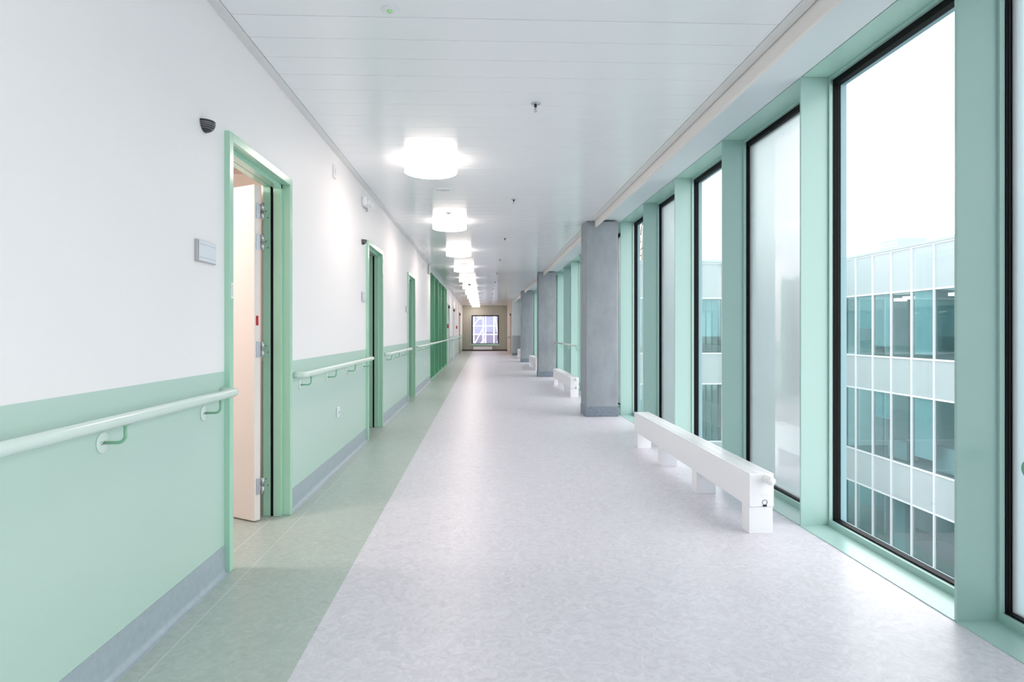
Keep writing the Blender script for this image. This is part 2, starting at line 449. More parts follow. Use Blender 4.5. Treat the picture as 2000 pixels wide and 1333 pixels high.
# the open leaf of the nearest doorway: hinged on its far jamb, swung about 120 degrees into the room
def leaf_door1(root):
    ang = math.radians(120); L, T, z0, z1 = 0.90, 0.045, 0.010, 2.10
    A = Vector((-1.421, 3.862, 0))                       # near corner of the hinge edge
    d = Vector((-math.sin(ang), -math.cos(ang), 0)); n = Vector((-math.cos(ang), math.sin(ang), 0))  # along leaf; away from corridor face
    def P(s, t, z): return A + d*s + n*t + Vector((0, 0, z))
    mtx = Matrix(((d.x, n.x, 0, A.x), (d.y, n.y, 0, A.y), (0, 0, 1, 0), (0, 0, 0, 1)))
    def lb(s0, s1, t0, t1, za, zb, bev=0.0):
        t = MB().box(s0, s1, t0, t1, za, zb, bev)
        for v in t.bm.verts: v.co = mtx @ v.co
        return t
    lf = lb(0, L, 0, T, z0, z1, 0.002).build('leaf', M['leaf'], root)
    for z in (0.22, 1.075, 1.747, 1.94):
        h = lb(-0.003, 0.0, 0.013, 0.035, z-0.05, z+0.05)
        t = MB().tube([P(-0.010, T+0.010, z-0.052), P(-0.010, T+0.010, z-0.001)], 0.0085, 12)
        t.tube([P(-0.010, T+0.010, z+0.001), P(-0.010, T+0.010, z+0.052)], 0.0085, 12)
        t.add(lb(-0.004, -0.001, 0.03, T+0.006, z-0.045, z+0.045).bm)
        hb = h; hb.add(t.bm)
        for k, dz in enumerate((-0.035, -0.012, 0.012, 0.035)):
            c0 = P(-0.003, 0.02+0.008*(k % 2), z+dz)
            hb.tube([c0, c0 - d*0.0015], 0.003, 8)
        hb.build('hinge', M['steel'], lf)
    lt = lb(-0.002, 0.0, 0.012, 0.030, 1.225, 1.285)
    lt.build('red_plug', M['red'], lf)
    p = MB().add(lb(L-0.10, L-0.06, -0.012, 0, 1.0, 1.2, 0.002).bm)
    p.tube([P(L-0.08, -0.01, 1.05), P(L-0.08, -0.05, 1.05), P(L-0.20, -0.055, 1.05)], 0.009, 10)
    p.build('handle', M['steel'], lf)
leaf_door1(d1)
# paper label with a column of small grey characters on the near architrave
st = MB().box(XL+0.027, XL+0.0282, DOORS[0]+0.016, DOORS[0]+0.037, 1.353, 1.428).build('sticker', M['label'], d1)
dots = MB()
for k in range(9): dots.box(XL+0.0282, XL+0.0287, DOORS[0]+0.021, DOORS[0]+0.029, 1.362+k*0.0068, 1.3655+k*0.0068)
dots.build('printed_code', M['ink'], st)

# farther white doors on the left wall
def plain_door(n, y0, wd, label, frame_m, leaf_m, side=-1, handle_m='steel', h=DH):
    x = XL if side < 0 else 1.39
    sg = 1 if side < 0 else -1      # direction into the corridor
    root = empty('door_%d' % n, (x, y0+wd/2, 0), label, 'door', kind=S)
    def bx(o, a, b, ya, yb, za, zb, bev=0.0):
        lo, hi = sorted((x+sg*a, x+sg*b)); o.box(lo, hi, ya, yb, za, zb, bev)
    f = MB()
    bx(f, -0.12, 0.02, y0, y0+0.05, 0.001, h, 0.002); bx(f, -0.12, 0.02, y0+wd-0.05, y0+wd, 0.001, h, 0.002)
    bx(f, -0.12, 0.02, y0+0.05, y0+wd-0.05, h-0.05, h, 0.002)
    f.build('frame', frame_m, root)
    l = MB(); bx(l, -0.055, -0.01, y0+0.053, y0+wd-0.053, 0.008, h-0.053, 0.002); lf = l.build('leaf', leaf_m, root)
    hd = MB(); xx = lambda v: x+sg*v
    hd.tube([(xx(-0.012), y0+0.13, 1.05), (xx(0.045), y0+0.13, 1.05), (xx(0.05), y0+0.26, 1.05)], 0.010, 10)
    bx(hd, -0.01, -0.004, y0+0.11, y0+0.15, 0.92, 1.12)
    hd.build('handle', M[handle_m], lf)
    cl = MB(); bx(cl, -0.01, 0.05, y0+wd-0.42, y0+wd-0.14, h-0.16, h-0.09, 0.004)
    cl.tube([(xx(0.03), y0+wd-0.30, h-0.085), (xx(0.07), y0+wd-0.45, h-0.08), (xx(0.01), y0+wd-0.62, h-0.07)], 0.008, 8)
    cl.build('door_closer', M['dome'], lf)
    return root
plain_door(4, FAR_DOORS[0][0], FAR_DOORS[0][1], 'white closed door just beyond the green glazed screen', M['mint'], M['leaf'])
plain_door(5, FAR_DOORS[1][0], FAR_DOORS[1][1], 'white closed door farther along, second past the glazed screen', M['ceil_edge'], M['leaf'])
plain_door(6, LAST_DOOR[0], LAST_DOOR[1], 'pinkish door at the far end of the left wall', M['beige_frame'], M['leaf_pink'])
plain_door(7, YW+0.95, 1.0, 'beige framed door in the narrow right wall near the end', M['beige_frame'], M['leaf_pink'], side=1, h=2.15)

# ------------------------------------------------------------------ window wall on the right
def window_bay(n, k, fogged, label):
    ya, yb = FIN0+MOD*k, FIN0+MOD*(k+1)      # fin centre lines; the bay owns the fin at its far end
    yb = min(yb, YW-0.02)
    root = empty('window_%d' % n, (2.10, (ya+yb)/2, 0), label, 'window', 'tall windows along the right side', S)
    HT, t = 2.738, 0.007
    fin = MB().box(XR, 2.10, yb-t, yb+t, 0.001, HT, bev=0.0015)
    fin.build('fin', M['mint'], root)
    l0, l1 = ya+t+0.0005, yb-t-0.0005
    MB().box(XR, 2.10, l0, l1, HT, HT+0.03).build('head_lining', M['mint_head'], root)
    MB().box(XR-0.004, 2.10, l0, l1, 0.0, 0.004).build('sill', M['mint'], root)
    fr = MB(); p = 0.012
    fr.box(2.10, 2.122, l1-p, l1+t, 0.001, HT, bev=0.001).box(2.10, 2.122, l0-t, l0+p, 0.001, HT, bev=0.001)
    fr.box(2.10, 2.122, l0+p, l1-p, HT-0.02, HT, bev=0.001).box(2.10, 2.122, l0+p, l1-p, 0.001, 0.038, bev=0.001)
    fr.build('frame', M['mint'], root)
    g = MB(); q = 0.016
    g.box(2.1225, 2.165, l1-q, l1+t, 0.001, HT).box(2.1225, 2.165, l0-t, l0+q, 0.001, HT)
    g.box(2.1225, 2.165, l0+q, l1-q, HT-0.055, HT).box(2.1225, 2.165, l0+q, l1-q, 0.001, 0.046)
    for e in (l1-q-0.002,):
        for dx in (0.010, 0.024): g.box(2.1225+dx, 2.1225+dx+0.006, e, e+0.003, 0.046, HT-0.055)
    g.build('gasket', M['gasket'], root)
    MB().box(2.148, 2.156, l0+q-0.004, l1-q+0.004, 0.042, HT-0.05).build('pane', M['fog' if fogged else 'glass'], root)
    ot = MB()
    ot.box(2.166, 2.202, l1-q-0.004, l1+t, -0.1, HT+0.1).box(2.166, 2.202, l0-t, l0+q+0.004, -0.1, HT+0.1)
    ot.box(2.166, 2.202, l0+q, l1-q, HT-0.05, HT+0.1).box(2.166, 2.202, l0+q, l1-q, -0.1, 0.03)
    ot.build('outer_casing', M['outer_trim'], root)
    return root
KN = 0
for k in range(-6, 23):
    fog = (k % 2 != 0)
    # clear panes: the bay that ends at the fin 3.68 m ahead (k = 0), then every second one
    n = k+7
    if k < -1: lab = 'tall green framed window bay behind the viewer, number %d from the back wall' % n
    elif k == -1: lab = 'fogged window at the right edge of the photo, only its black gasket and edge showing'
    else:
        lab = '%s tall green framed window ahead, %s glass' % (ORD[k], 'fogged' if fog else 'clear')
        lab = ('large tall green framed clear window showing the pale building' if k == 0 else lab)
    win = window_bay(n, k, fog, lab)
    if k == -1:
        yb = FIN0
        MB().lathe([(0.001, 0.0), (0.024, 0.0), (0.024, -0.03), (0.034, -0.034), (0.036, -0.05), (0.026, -0.058), (0.001, -0.06)], (2.148, yb-0.157, 0.655), 'X', 24).build('window_knob', M['bracket'], win)
tag(MB().box(2.166, 2.202, YW-0.3, YW+0.2, -0.1, 2.9).build('trim_5', M['outer_trim']), 'outer casing closing the window wall at the jutting wall', 'trim', kind=S)
tag(MB().box(2.10, 2.235, Y0-0.1, YW, 2.738+0.03, 2.95).build('trim_6', M['outer_trim']), 'outer band above the window heads', 'trim', kind=S)

# green glazed screen on the left: five bays of deep fins standing proud of dark glass
ns = 5; sw = (SCREEN[1]-SCREEN[0])/ns
for i in range(ns):
    a, b = SCREEN[0]+sw*i, SCREEN[0]+sw*(i+1)
    root = empty('window_%d' % (40+i), (XL, (a+b)/2, 0), '%s bay of the green glazed screen in the left wall' % ORD[i], 'window', 'bays of the green glazed screen', S)
    f = MB(); f.box(XL-0.13, XL+0.004, b-0.05, b, 0.001, 2.60, bev=0.002)
    if i == 0: f.box(XL-0.13, XL+0.004, a, a+0.03, 0.001, 2.60, bev=0.002)
    f.build('fin', M['mint_screen'], root)
    MB().box(XL-0.13, XL+0.01, a+0.001, b-0.001, 2.601, 2.714, bev=0.002).build('header', M['mint'], root)
    MB().box(XL-0.13, XL, a+(0.032 if i == 0 else 0.002), b-0.052, 0.001, 0.04, bev=0.002).build('sill', M['mint_screen'], root)
    fr = MB(); y0, y1 = a+(0.032 if i == 0 else 0.002), b-0.052
    fr.box(XL-0.13, XL-0.09, y0, y0+0.05, 0.041, 2.6).box(XL-0.13, XL-0.09, y1-0.05, y1, 0.041, 2.6).box(XL-0.13, XL-0.09, y0+0.05, y1-0.05, 2.54, 2.6)
    fr.box(XL-0.13, XL-0.09, y0+0.05, y1-0.05, 0.041, 0.09)
    fr.build('frame', M['mint_screen'], root)
    MB().box(XL-0.114, XL-0.106, y0+0.046, y1-0.046, 0.086, 2.545).build('pane', M['screen_glass'], root)

# end window
root = empty('window_50', ((EX0+EX1)/2, YE, EZ0), 'square dark framed window in the far end wall with white scaffolding behind', 'window', kind=S)
f = MB(); t = 0.065
f.box(EX0, EX0+t, YE-0.02, YE+0.08, EZ0, EZ1).box(EX1-t, EX1, YE-0.02, YE+0.08, EZ0, EZ1).box(EX0+t, EX1-t, YE-0.02, YE+0.08, EZ1-t, EZ1).box(EX0+t, EX1-t, YE-0.02, YE+0.08, EZ0, EZ0+0.03)
f.build('frame', M['black'], root)
MB().box(EX0+t-0.005, EX1-t+0.005, YE+0.03, YE+0.038, EZ0+0.025, EZ1-t+0.005).build('pane', M['glass'], root)
MB().box(EX0-0.02, EX1+0.02, YE-0.09, YE-0.0005, EZ0-0.12, EZ0-0.001, bev=0.004).build('sill', M['mint_head'], root)

# ------------------------------------------------------------------ concrete columns
for i in range(3):
    yc = 8.475+7.41*i
    root = empty('concrete_column', (1.638, yc+0.21, 0), ['nearest square grey concrete column, beside the first radiator\'s far end',
        'middle square grey concrete column, beside the second radiator', 'farthest square grey concrete column, before the jutting pale wall'][i], 'column', 'square concrete columns')
    MB().box(1.412, 1.864, yc, yc+0.42, 0.0, ZC-0.004, bev=0.012, seg=1).build('shaft', M['concrete'], root)
    MB().box(1.406, 1.870, yc-0.006, yc+0.426, 0.0, 0.143, bev=0.004, seg=1).build('base_skirting', M['column_skirt'], root)

# ------------------------------------------------------------------ low bench radiators by the windows
def radiator(loc, label):
    x0, x1, L = -0.0735, 0.0735, 2.75      # local: centre in X, near end at Y = 0
    root = empty('low_radiator', loc, label, 'radiator', 'low white radiators')
    B = Vector(loc)
    def W(mb):
        for v in mb.bm.verts: v.co += B
        return mb
    W(MB().box(x0, x1, 0.004, L, 0.157, 0.349, bev=0.004)).build('casing', M['rad'], root)
    g = MB()
    for a, b in ((x0, x0+0.022), (x0+0.026, x0+0.045), (x0+0.049, x1-0.049), (x1-0.045, x1-0.026), (x1-0.022, x1)):
        g.box(a, b, 0.0, L, 0.349, 0.354, bev=0.001, seg=1)
    for k in range(1, 4): g.box(x0, x1, L*k/4-0.002, L*k/4+0.002, 0.349, 0.3545)
    W(g).build('top_grille', M['rad'], root)
    W(MB().box(x0+0.001, x1-0.001, -0.002, 0.004, 0.1605, 0.351, bev=0.0015)).build('end_plate', M['rad'], root)
    for yl in (0.006, 0.895, 1.795, 2.63):
        W(MB().box(x0+0.003, x1-0.003, yl, yl+0.105, 0.0, 0.1565, bev=0.002)).build('leg', M['rad'], root)
    k = MB().lathe([(0.0001, -0.001), (0.024, -0.001), (0.026, -0.012), (0.026, -0.03), (0.0235, -0.034), (0.022, -0.068), (0.018, -0.074), (0.0001, -0.075)], (x0+0.103, 0.0, 0.322), 'Y', 24)
    for i in range(12):
        a = 2*PI*i/12; k.box(x0+0.103+0.0245*math.cos(a)-0.002, x0+0.103+0.0245*math.cos(a)+0.002, -0.066, -0.036, 0.322+0.0225*math.sin(a)-0.002, 0.322+0.0225*math.sin(a)+0.002)
    W(k).build('valve_knob', M['rad_knob'], root)
    W(MB().box(x0+0.072, x0+0.112, -0.003, -0.002, 0.218, 0.240, bev=0.0004)).build('badge', M['plate'], root)
    rr = MB().tube([(x0+0.092+0.0145*math.cos(a), -0.0035, 0.186+0.0145*math.sin(a)) for a in [2*PI*q/24 for q in range(25)]], 0.0014, 6, caps=False)
    W(rr).build('cap_ring', M['ink'], root)
    W(MB().box(x0+0.080, x0+0.104, -0.003, -0.002, 0.160, 0.171)).build('pipe_opening', M['black'], root)
    return root
r0 = radiator((1.6265, 3.543, 0), 'nearest low white bench radiator with valve knob, standing before the windows')
for i, lb in ((1, 'second low white radiator, between the first and second concrete columns'), (2, 'third low white radiator, between the second and third concrete columns'),
              (3, 'farthest low white radiator, half hidden beyond the last concrete column')):
    dup(r0, (1.6265, 3.543+7.41*i, 0), lb)
# the panel radiator under the end window
root = empty('panel_radiator', (-0.05, YE-0.09, 0.07), 'small white panel radiator under the far end window', 'radiator')
MB().box(-0.63, 0.50, YE-0.10, YE-0.04, 0.09, 0.27, bev=0.006).build('panel', M['rad'], root)
for x in (-0.4, 0.3): MB().box(x-0.02, x+0.02, YE-0.041, YE+0.002, 0.14, 0.24).build('wall_bracket', M['steel'], root)

# ------------------------------------------------------------------ handrails
def bracket(rail_root, y, side=-1, xw=XL, z=0.816, zr=0.895, off=0.075):
    sg = 1 if side < 0 else -1
    xr = xw + sg*off
    pts = [(xw+sg*0.006, y, z), (xr-sg*0.024, y, z)]
    for q in range(1, 6):
        a = -PI/2 + (PI/2)*q/5
        pts.append((xr-sg*0.024+sg*0.024*math.cos(a), y, z+0.024+0.024*math.sin(a)))
    pts.append((xr, y, zr-0.018))
    br = MB().tube(pts, 0.0055, 10); br.box(xr-0.008, xr+0.008, y-0.02, y+0.02, zr-0.022, zr-0.0185, bev=0.001)
    b = br.build('bracket', M['bracket'], rail_root)
    MB().lathe([(0.0001, 0.0), (0.036, 0.0), (0.036, sg*0.003), (0.033, sg*0.005), (0.0001, sg*0.005)], (xw+sg*0.0005, y, z), 'X', 32).build('wall_plate', M['rail'], b)
    MB().lathe([(0.0001, sg*0.005), (0.006, sg*0.005), (0.005, sg*0.009), (0.0001, sg*0.010)], (xw, y-0.014, z), 'X', 12).build('screw', M['chrome'], b)
def handrail(y0, y1, brs, label, near_return=True, far_return=True, side=-1, xw=XL, m='rail', off=0.075, z=0.895):
    sg = 1 if side < 0 else -1
    xr = xw+sg*off; r = 0.04
    root = empty('handrail', (xw, (y0+y1)/2, z-0.1), label, 'handrail', 'wall handrails')
    pts = []
    if near_return:
        pts.append((xw+sg*0.001, y0+0.021, z)); pts.append((xr-sg*r, y0+0.021, z))
        for q in range(1, 8):
            a = -PI/2 + (PI/2)*q/7
            pts.append((xr-sg*r+sg*r*math.cos(a), y0+0.021+r+r*math.sin(a), z))
    else: pts.append((xr, y0, z))
    if far_return:
        for q in range(0, 7):
            a = (PI/2)*q/7
            pts.append((xr-sg*r+sg*r*math.cos(a), y1-0.021-r+r*math.sin(a), z))
        pts.append((xr-sg*r, y1-0.021, z)); pts.append((xw+sg*0.001, y1-0.021, z))
    else: pts += [(xr, y1-0.006, z), (xr, y1, z)]
    MB().tube(pts, 0.0205, 20).build('rail', M[m], root)
    for y in brs: bracket(root, y, side, xw, zr=z, z=z-0.079, off=off)
    return root
handrail(-4.2, 3.055, [2.85-0.745*k for k in range(9)], 'pale mint handrail nearest the viewer, on the green dado before the open door')
handrail(4.15, 6.725, [4.32, 5.05, 5.79, 6.53], 'pale mint handrail between the nearest and second green doorways')
handrail(7.90, 10.42-0.13, [8.05, 8.78, 9.52, 10.2], 'pale mint handrail between the second and third green doorways')
handrail(11.60, 14.60, [11.75, 12.7, 13.6, 14.4], 'pale mint handrail between the third doorway and the green glazed screen')
handrail(14.66, 21.30, [], 'long pale mint handrail running across the green glazed screen')
handrail(22.75, 25.2, [22.95, 23.9, 24.9], 'distant mint handrail between the two white doors')
handrail(26.5, 31.4, [26.8, 28.2, 29.6, 31.0], 'distant mint handrail just past the second white door')
handrail(32.8, 36.3, [33.1, 34.5, 36.0], 'last mint handrail on the left, reaching the end wall')
handrail(32.5, 35.6, [32.8, 34.0, 35.2], 'short steel handrail on the narrow right wall near the end', side=1, xw=1.39, m='steel')
# protective rail across the windows between the first and second columns: held by straight arms from the fins
for (ya, yb, lab) in ((FIN0+MOD*8-0.08, FIN0+MOD*11+0.08, 'slim mint rail across the windows between the first two columns'),):
    root = empty('window_rail', (1.87, (ya+yb)/2, 0.85), lab, 'handrail', 'wall handrails')
    MB().tube([(1.86, ya, 0.89), (1.86, yb, 0.89)], 0.0205, 16).build('rail', M['rail'], root)
    for k in range(8, 12):
        y = FIN0+MOD*k
        MB().tube([(1.93, y, 0.80), (1.885, y, 0.80), (1.868, y, 0.806), (1.86, y, 0.825), (1.86, y, 0.872)], 0.006, 10).build('bracket', M['bracket'], root)

# ------------------------------------------------------------------ ceiling lamps
def lamp(loc, label):
    root = empty('drum_ceiling_lamp', loc, label, 'ceiling lamp', 'round drum lamps on the ceiling')
    def W(mb):
        for v in mb.bm.verts: v.co += Vector(loc)
        return mb
    W(MB().lathe([(0.0001, -0.0005), (0.228, -0.0005), (0.228, -0.008), (0.0001, -0.008)], seg=64)).build('mount_ring', M['lamp_rim'], root)
    W(MB().lathe([(0.0001, -0.0085), (0.231, -0.0085), (0.234, -0.012), (0.234, -0.108), (0.233, -0.1115), (0.0001, -0.1115)], seg=64)).build('lamp_shade', M['lamp'], root)
    W(MB().lathe([(0.0001, -0.112), (0.232, -0.112), (0.230, -0.115), (0.222, -0.117), (0.0001, -0.118)], seg=64)).build('diffuser', M['lamp_bottom'], root)
    return root
l0 = lamp((-0.473, 5.51, ZC), 'nearest and largest glowing round drum lamp on the ceiling')
for k in range(1, 11):
    lab = '%s glowing drum lamp along the ceiling, counted from the viewer' % ORD[k] if k < 10 else 'farthest glowing drum lamp, just before the end wall'
    dup(l0, (-0.473, 5.51+3.03*k, ZC), lab)
dup(l0, (-0.473, -0.55, ZC), 'glowing drum lamp on the ceiling above and behind the viewer')

# sprinklers
def sprinkler(loc, label):
    root = empty('sprinkler', loc, label, 'sprinkler', 'ceiling sprinklers')
    def W(mb):
        for v in mb.bm.verts: v.co += Vector(loc)
        return mb
    W(MB().lathe([(0.0001, -0.0005), (0.033, -0.0005), (0.031, -0.005), (0.014, -0.008), (0.0001, -0.008)], seg=24)).build('rosette', M['chrome'], root)
    W(MB().lathe([(0.0001, -0.008), (0.009, -0.008), (0.010, -0.02), (0.007, -0.024), (0.0001, -0.024)], seg=16)).build('body', M['dome'], root)
    W(MB().tube([(0, 0, -0.0245), (0, 0, -0.043)], 0.0026, 8)).build('glass_bulb', M['red'], root)
    y = MB()
    for s in (-1, 1): y.tube([(s*0.006, 0, -0.022), (s*0.011, 0, -0.03), (s*0.011, 0, -0.04), (s*0.003, 0, -0.05)], 0.0016, 8)
    W(y).build('yoke', M['chrome'], root)
    W(MB().lathe([(0.0001, -0.050), (0.004, -0.050), (0.012, -0.054), (0.012, -0.0555), (0.0001, -0.056)], seg=16)).build('deflector', M['steel'], root)
    return root
s0 = sprinkler((0.347, 4.12, ZC), 'nearest small chrome sprinkler hanging from the ceiling planks')
for k in range(1, 11):
    dup(s0, (0.347, 4.12+3.0*k, ZC), '%s chrome sprinkler along the ceiling, counted from the viewer' % ORD[k] if k < 10 else 'farthest chrome sprinkler, just before the end wall')

# recessed rings and spots in the ceiling
def spot(loc, label):
    root = empty('recessed_spotlight', loc, label, 'spotlight', 'small recessed ceiling spots')
    def W(mb):
        for v in mb.bm.verts: v.co += Vector(loc)
        return mb
    W(MB().lathe([(0.0001, -0.0005), (0.040, -0.0005), (0.038, -0.005), (0.028, -0.008), (0.0001, -0.006)], seg=40)).build('bezel', M['plate'], root)
    W(MB().lathe([(0.0001, -0.0065), (0.013, -0.0075), (0.010, -0.013), (0.0001, -0.016)], seg=24)).build('lens', M['green_led'], root)
    return root
p0 = spot((-0.448, 2.94, ZC), 'white recessed ceiling spot with green lens nearest the viewer')
dup(p0, (-0.46, 8.0, ZC), 'small recessed ceiling spot just before the second drum lamp')
dup(p0, (-0.46, 17.2, ZC), 'small recessed ceiling spot just before the fifth drum lamp')
def ring(loc, label):
    root = empty('ceiling_access_ring', loc, label, 'ceiling ring', 'round ceiling rings')
    def W(mb):
        for v in mb.bm.verts: v.co += Vector(loc)
        return mb
    W(MB().tube([(0.088*math.cos(a), 0.088*math.sin(a), -0.0035) for a in [2*PI*q/48 for q in range(49)]], 0.004, 8, caps=False)).build('rim', M['plate'], root)
    W(MB().lathe([(0.0001, -0.0005), (0.086, -0.0005), (0.086, -0.0025), (0.0001, -0.0025)], seg=48)).build('cover', M['ceil'], root)
    return root
g0 = ring((-0.449, 6.65, ZC), 'flush white ring in the ceiling behind the nearest drum lamp')
dup(g0, (-0.449, 14.07, ZC), 'flush white ring in the ceiling just before the fourth drum lamp')
root = empty('smoke_detector', (-0.47, 20.2, ZC), 'small grey detector on the ceiling just before the sixth drum lamp', 'detector')
MB().lathe([(0.0001, -0.0005), (0.05, -0.0005), (0.05, -0.012), (0.0001, -0.012)], (-0.47, 20.2, ZC), seg=24).build('base', M['plate'], root)
MB().lathe([(0.0001, -0.0125), (0.044, -0.0125), (0.038, -0.04), (0.0001, -0.044)], (-0.47, 20.2, ZC), seg=24).build('sensor_head', M['sign_edge'], root)

# ------------------------------------------------------------------ small things on the left wall
def dome(loc, label):
    root = empty('wall_dome_lamp', loc, label, 'wall lamp', 'dark half dome wall lamps')
    def W(mb):
        for v in mb.bm.verts: v.co += Vector(loc)
        return mb
    pr = [(0.0005, 0.0), (0.046, 0.0), (0.047, -0.004), (0.0465, -0.013), (0.043, -0.024), (0.036, -0.035), (0.026, -0.044), (0.013, -0.050), (0.0005, -0.051)]
    W(MB().lathe(pr, seg=24, a0=-PI/2, a1=PI/2)).build('shell', M['dome'], root)
    rg = MB()
    for z, r in ((-0.012, 0.0468), (-0.020, 0.0446), (-0.028, 0.0408), (-0.036, 0.0354)):
        rg.tube([(r*math.cos(a), r*math.sin(a), z) for a in [-PI/2+PI*q/20 for q in range(21)]], 0.0012, 6)
    W(rg).build('light_rings', M['dome_ring'], root)
    return root
q0 = dome((XL+0.0005, 2.855, 2.147), 'dark ribbed half dome lamp on the wall above the nearest sign')
dup(q0, (XL+0.0005, 6.50, 2.147), 'dark half dome lamp beside the top of the second doorway')

def sign(loc, label, w=0.19, h=0.096):
    root = empty('door_sign', loc, label, 'sign', 'blank door signs')
    def W(mb):
        for v in mb.bm.verts: v.co += Vector(loc)
        return mb
    W(MB().box(0.0005, 0.012, -w/2, w/2, -h/2, h/2, bev=0.001)).build('backplate', M['sign_edge'], root)
    f = MB().box(0.012, 0.015, -w/2+0.012, w/2-0.006, -h/2+0.003, h/2-0.003, bev=0.0008)
    W(f).build('insert', M['sign'], root)
    l = MB().box(0.015, 0.0153, -w/2+0.014, w/2-0.008, h/2-0.019, h/2-0.018).box(0.015, 0.0153, -w/2+0.014, w/2-0.008, -h/2+0.018, -h/2+0.019)
    W(l).build('insert_lines', M['ink'], root)
    return root
sg0 = sign((XL, 2.855, 1.55), 'blank framed sign on the wall left of the nearest doorway')
dup(sg0, (XL, 6.54, 1.55), 'blank sign on the wall left of the second doorway')
dup(sg0, (XL, 10.17, 1.55), 'blank sign on the wall left of the third doorway')

root = empty('wall_sensor_plate', (XL, 5.28, 2.50), 'small white plate high on the wall between the first two doorways', 'wall plate')
MB().box(XL+0.0005, XL+0.013, 5.235, 5.325, 2.49, 2.60, bev=0.003).build('plate', M['plate'], root)
MB().box(XL+0.013, XL+0.016, 5.262, 5.302, 2.525, 2.57, bev=0.001).build('sensor_window', M['sign'], root)
root = empty('emergency_wall_light', (XL, 6.62, 2.47), 'rounded white twin headed unit high on the wall before the second doorway', 'emergency light')
MB().box(XL+0.0005, XL+0.05, 6.46, 6.74, 2.50, 2.60, bev=0.022, seg=4).build('housing', M['plate'], root)
for dy in (6.52, 6.68):
    MB().lathe([(0.0001, 0.0), (0.028, 0.0), (0.032, 0.03), (0.024, 0.044), (0.0001, 0.046)], (XL+0.045, dy, 2.545), 'X', 20).build('lamp_head', M['plate'], root)
MB().tube([(XL+0.03, 6.585, 2.505), (XL+0.032, 6.588, 2.48), (XL+0.036, 6.59, 2.462)], [0.009, 0.009, 0.012], 12).build('stem', M['sign_edge'], root)
def socket(y, z, label):
    root = empty('wall_socket', (XL, y, z), label, 'socket', 'white sockets in the dado')
    MB().box(XL+0.0005, XL+0.014, y-0.04, y+0.04, z-0.045, z+0.045, bev=0.005, seg=3).build('cover', M['plate'], root)
    m = MB(); m.lathe([(0.0001, 0.0142), (0.021, 0.0142), (0.021, 0.0155), (0.019, 0.0145), (0.0001, 0.0145)], (XL, y, z-0.005), 'X', 24); m.build('outlet', M['sign'], root)
    MB().box(XL+0.014, XL+0.0158, y-0.006, y+0.006, z-0.012, z+0.004).build('pin_holes', M['ink'], root)
socket(5.40, 0.485, 'white socket in the green dado below the second handrail')
socket(13.1, 0.48, 'tiny white socket in the dado between third doorway and green screen')
tag(MB().box(XL+0.0005, XL+0.012, 12.85, 12.95, 2.50, 2.60, bev=0.002).build('wall_plate', M['plate']), 'tiny white plate high on the wall past the third doorway', 'wall plate')
root = empty('wall_sign_box', (XL, 14.1, 2.5), 'grey edged sign box high up where the green screen begins', 'sign')
MB().box(XL+0.0005, XL+0.04, 13.98, 14.22, 2.50, 2.69, bev=0.003).build('housing', M['sign_edge'], root)
MB().box(XL+0.04, XL+0.044, 14.0, 14.2, 2.515, 2.675, bev=0.001).build('face', M['sign'], root)
for y, lb in ((21.42, 'red fire call point right beside the green glazed screen'), (28.4, 'red fire call point farther on, past the two white doors')):
    root = empty('fire_call_point', (XL, y, 1.36), lb, 'fire alarm', 'red fire call points')
    MB().box(XL-0.002, XL+0.05, y-0.06, y+0.06, 1.29, 1.43, bev=0.004).build('housing', M['red'], root)
    MB().box(XL+0.05, XL+0.053, y-0.03, y+0.03, 1.33, 1.39, bev=0.001).build('push_glass', M['plate'], root)

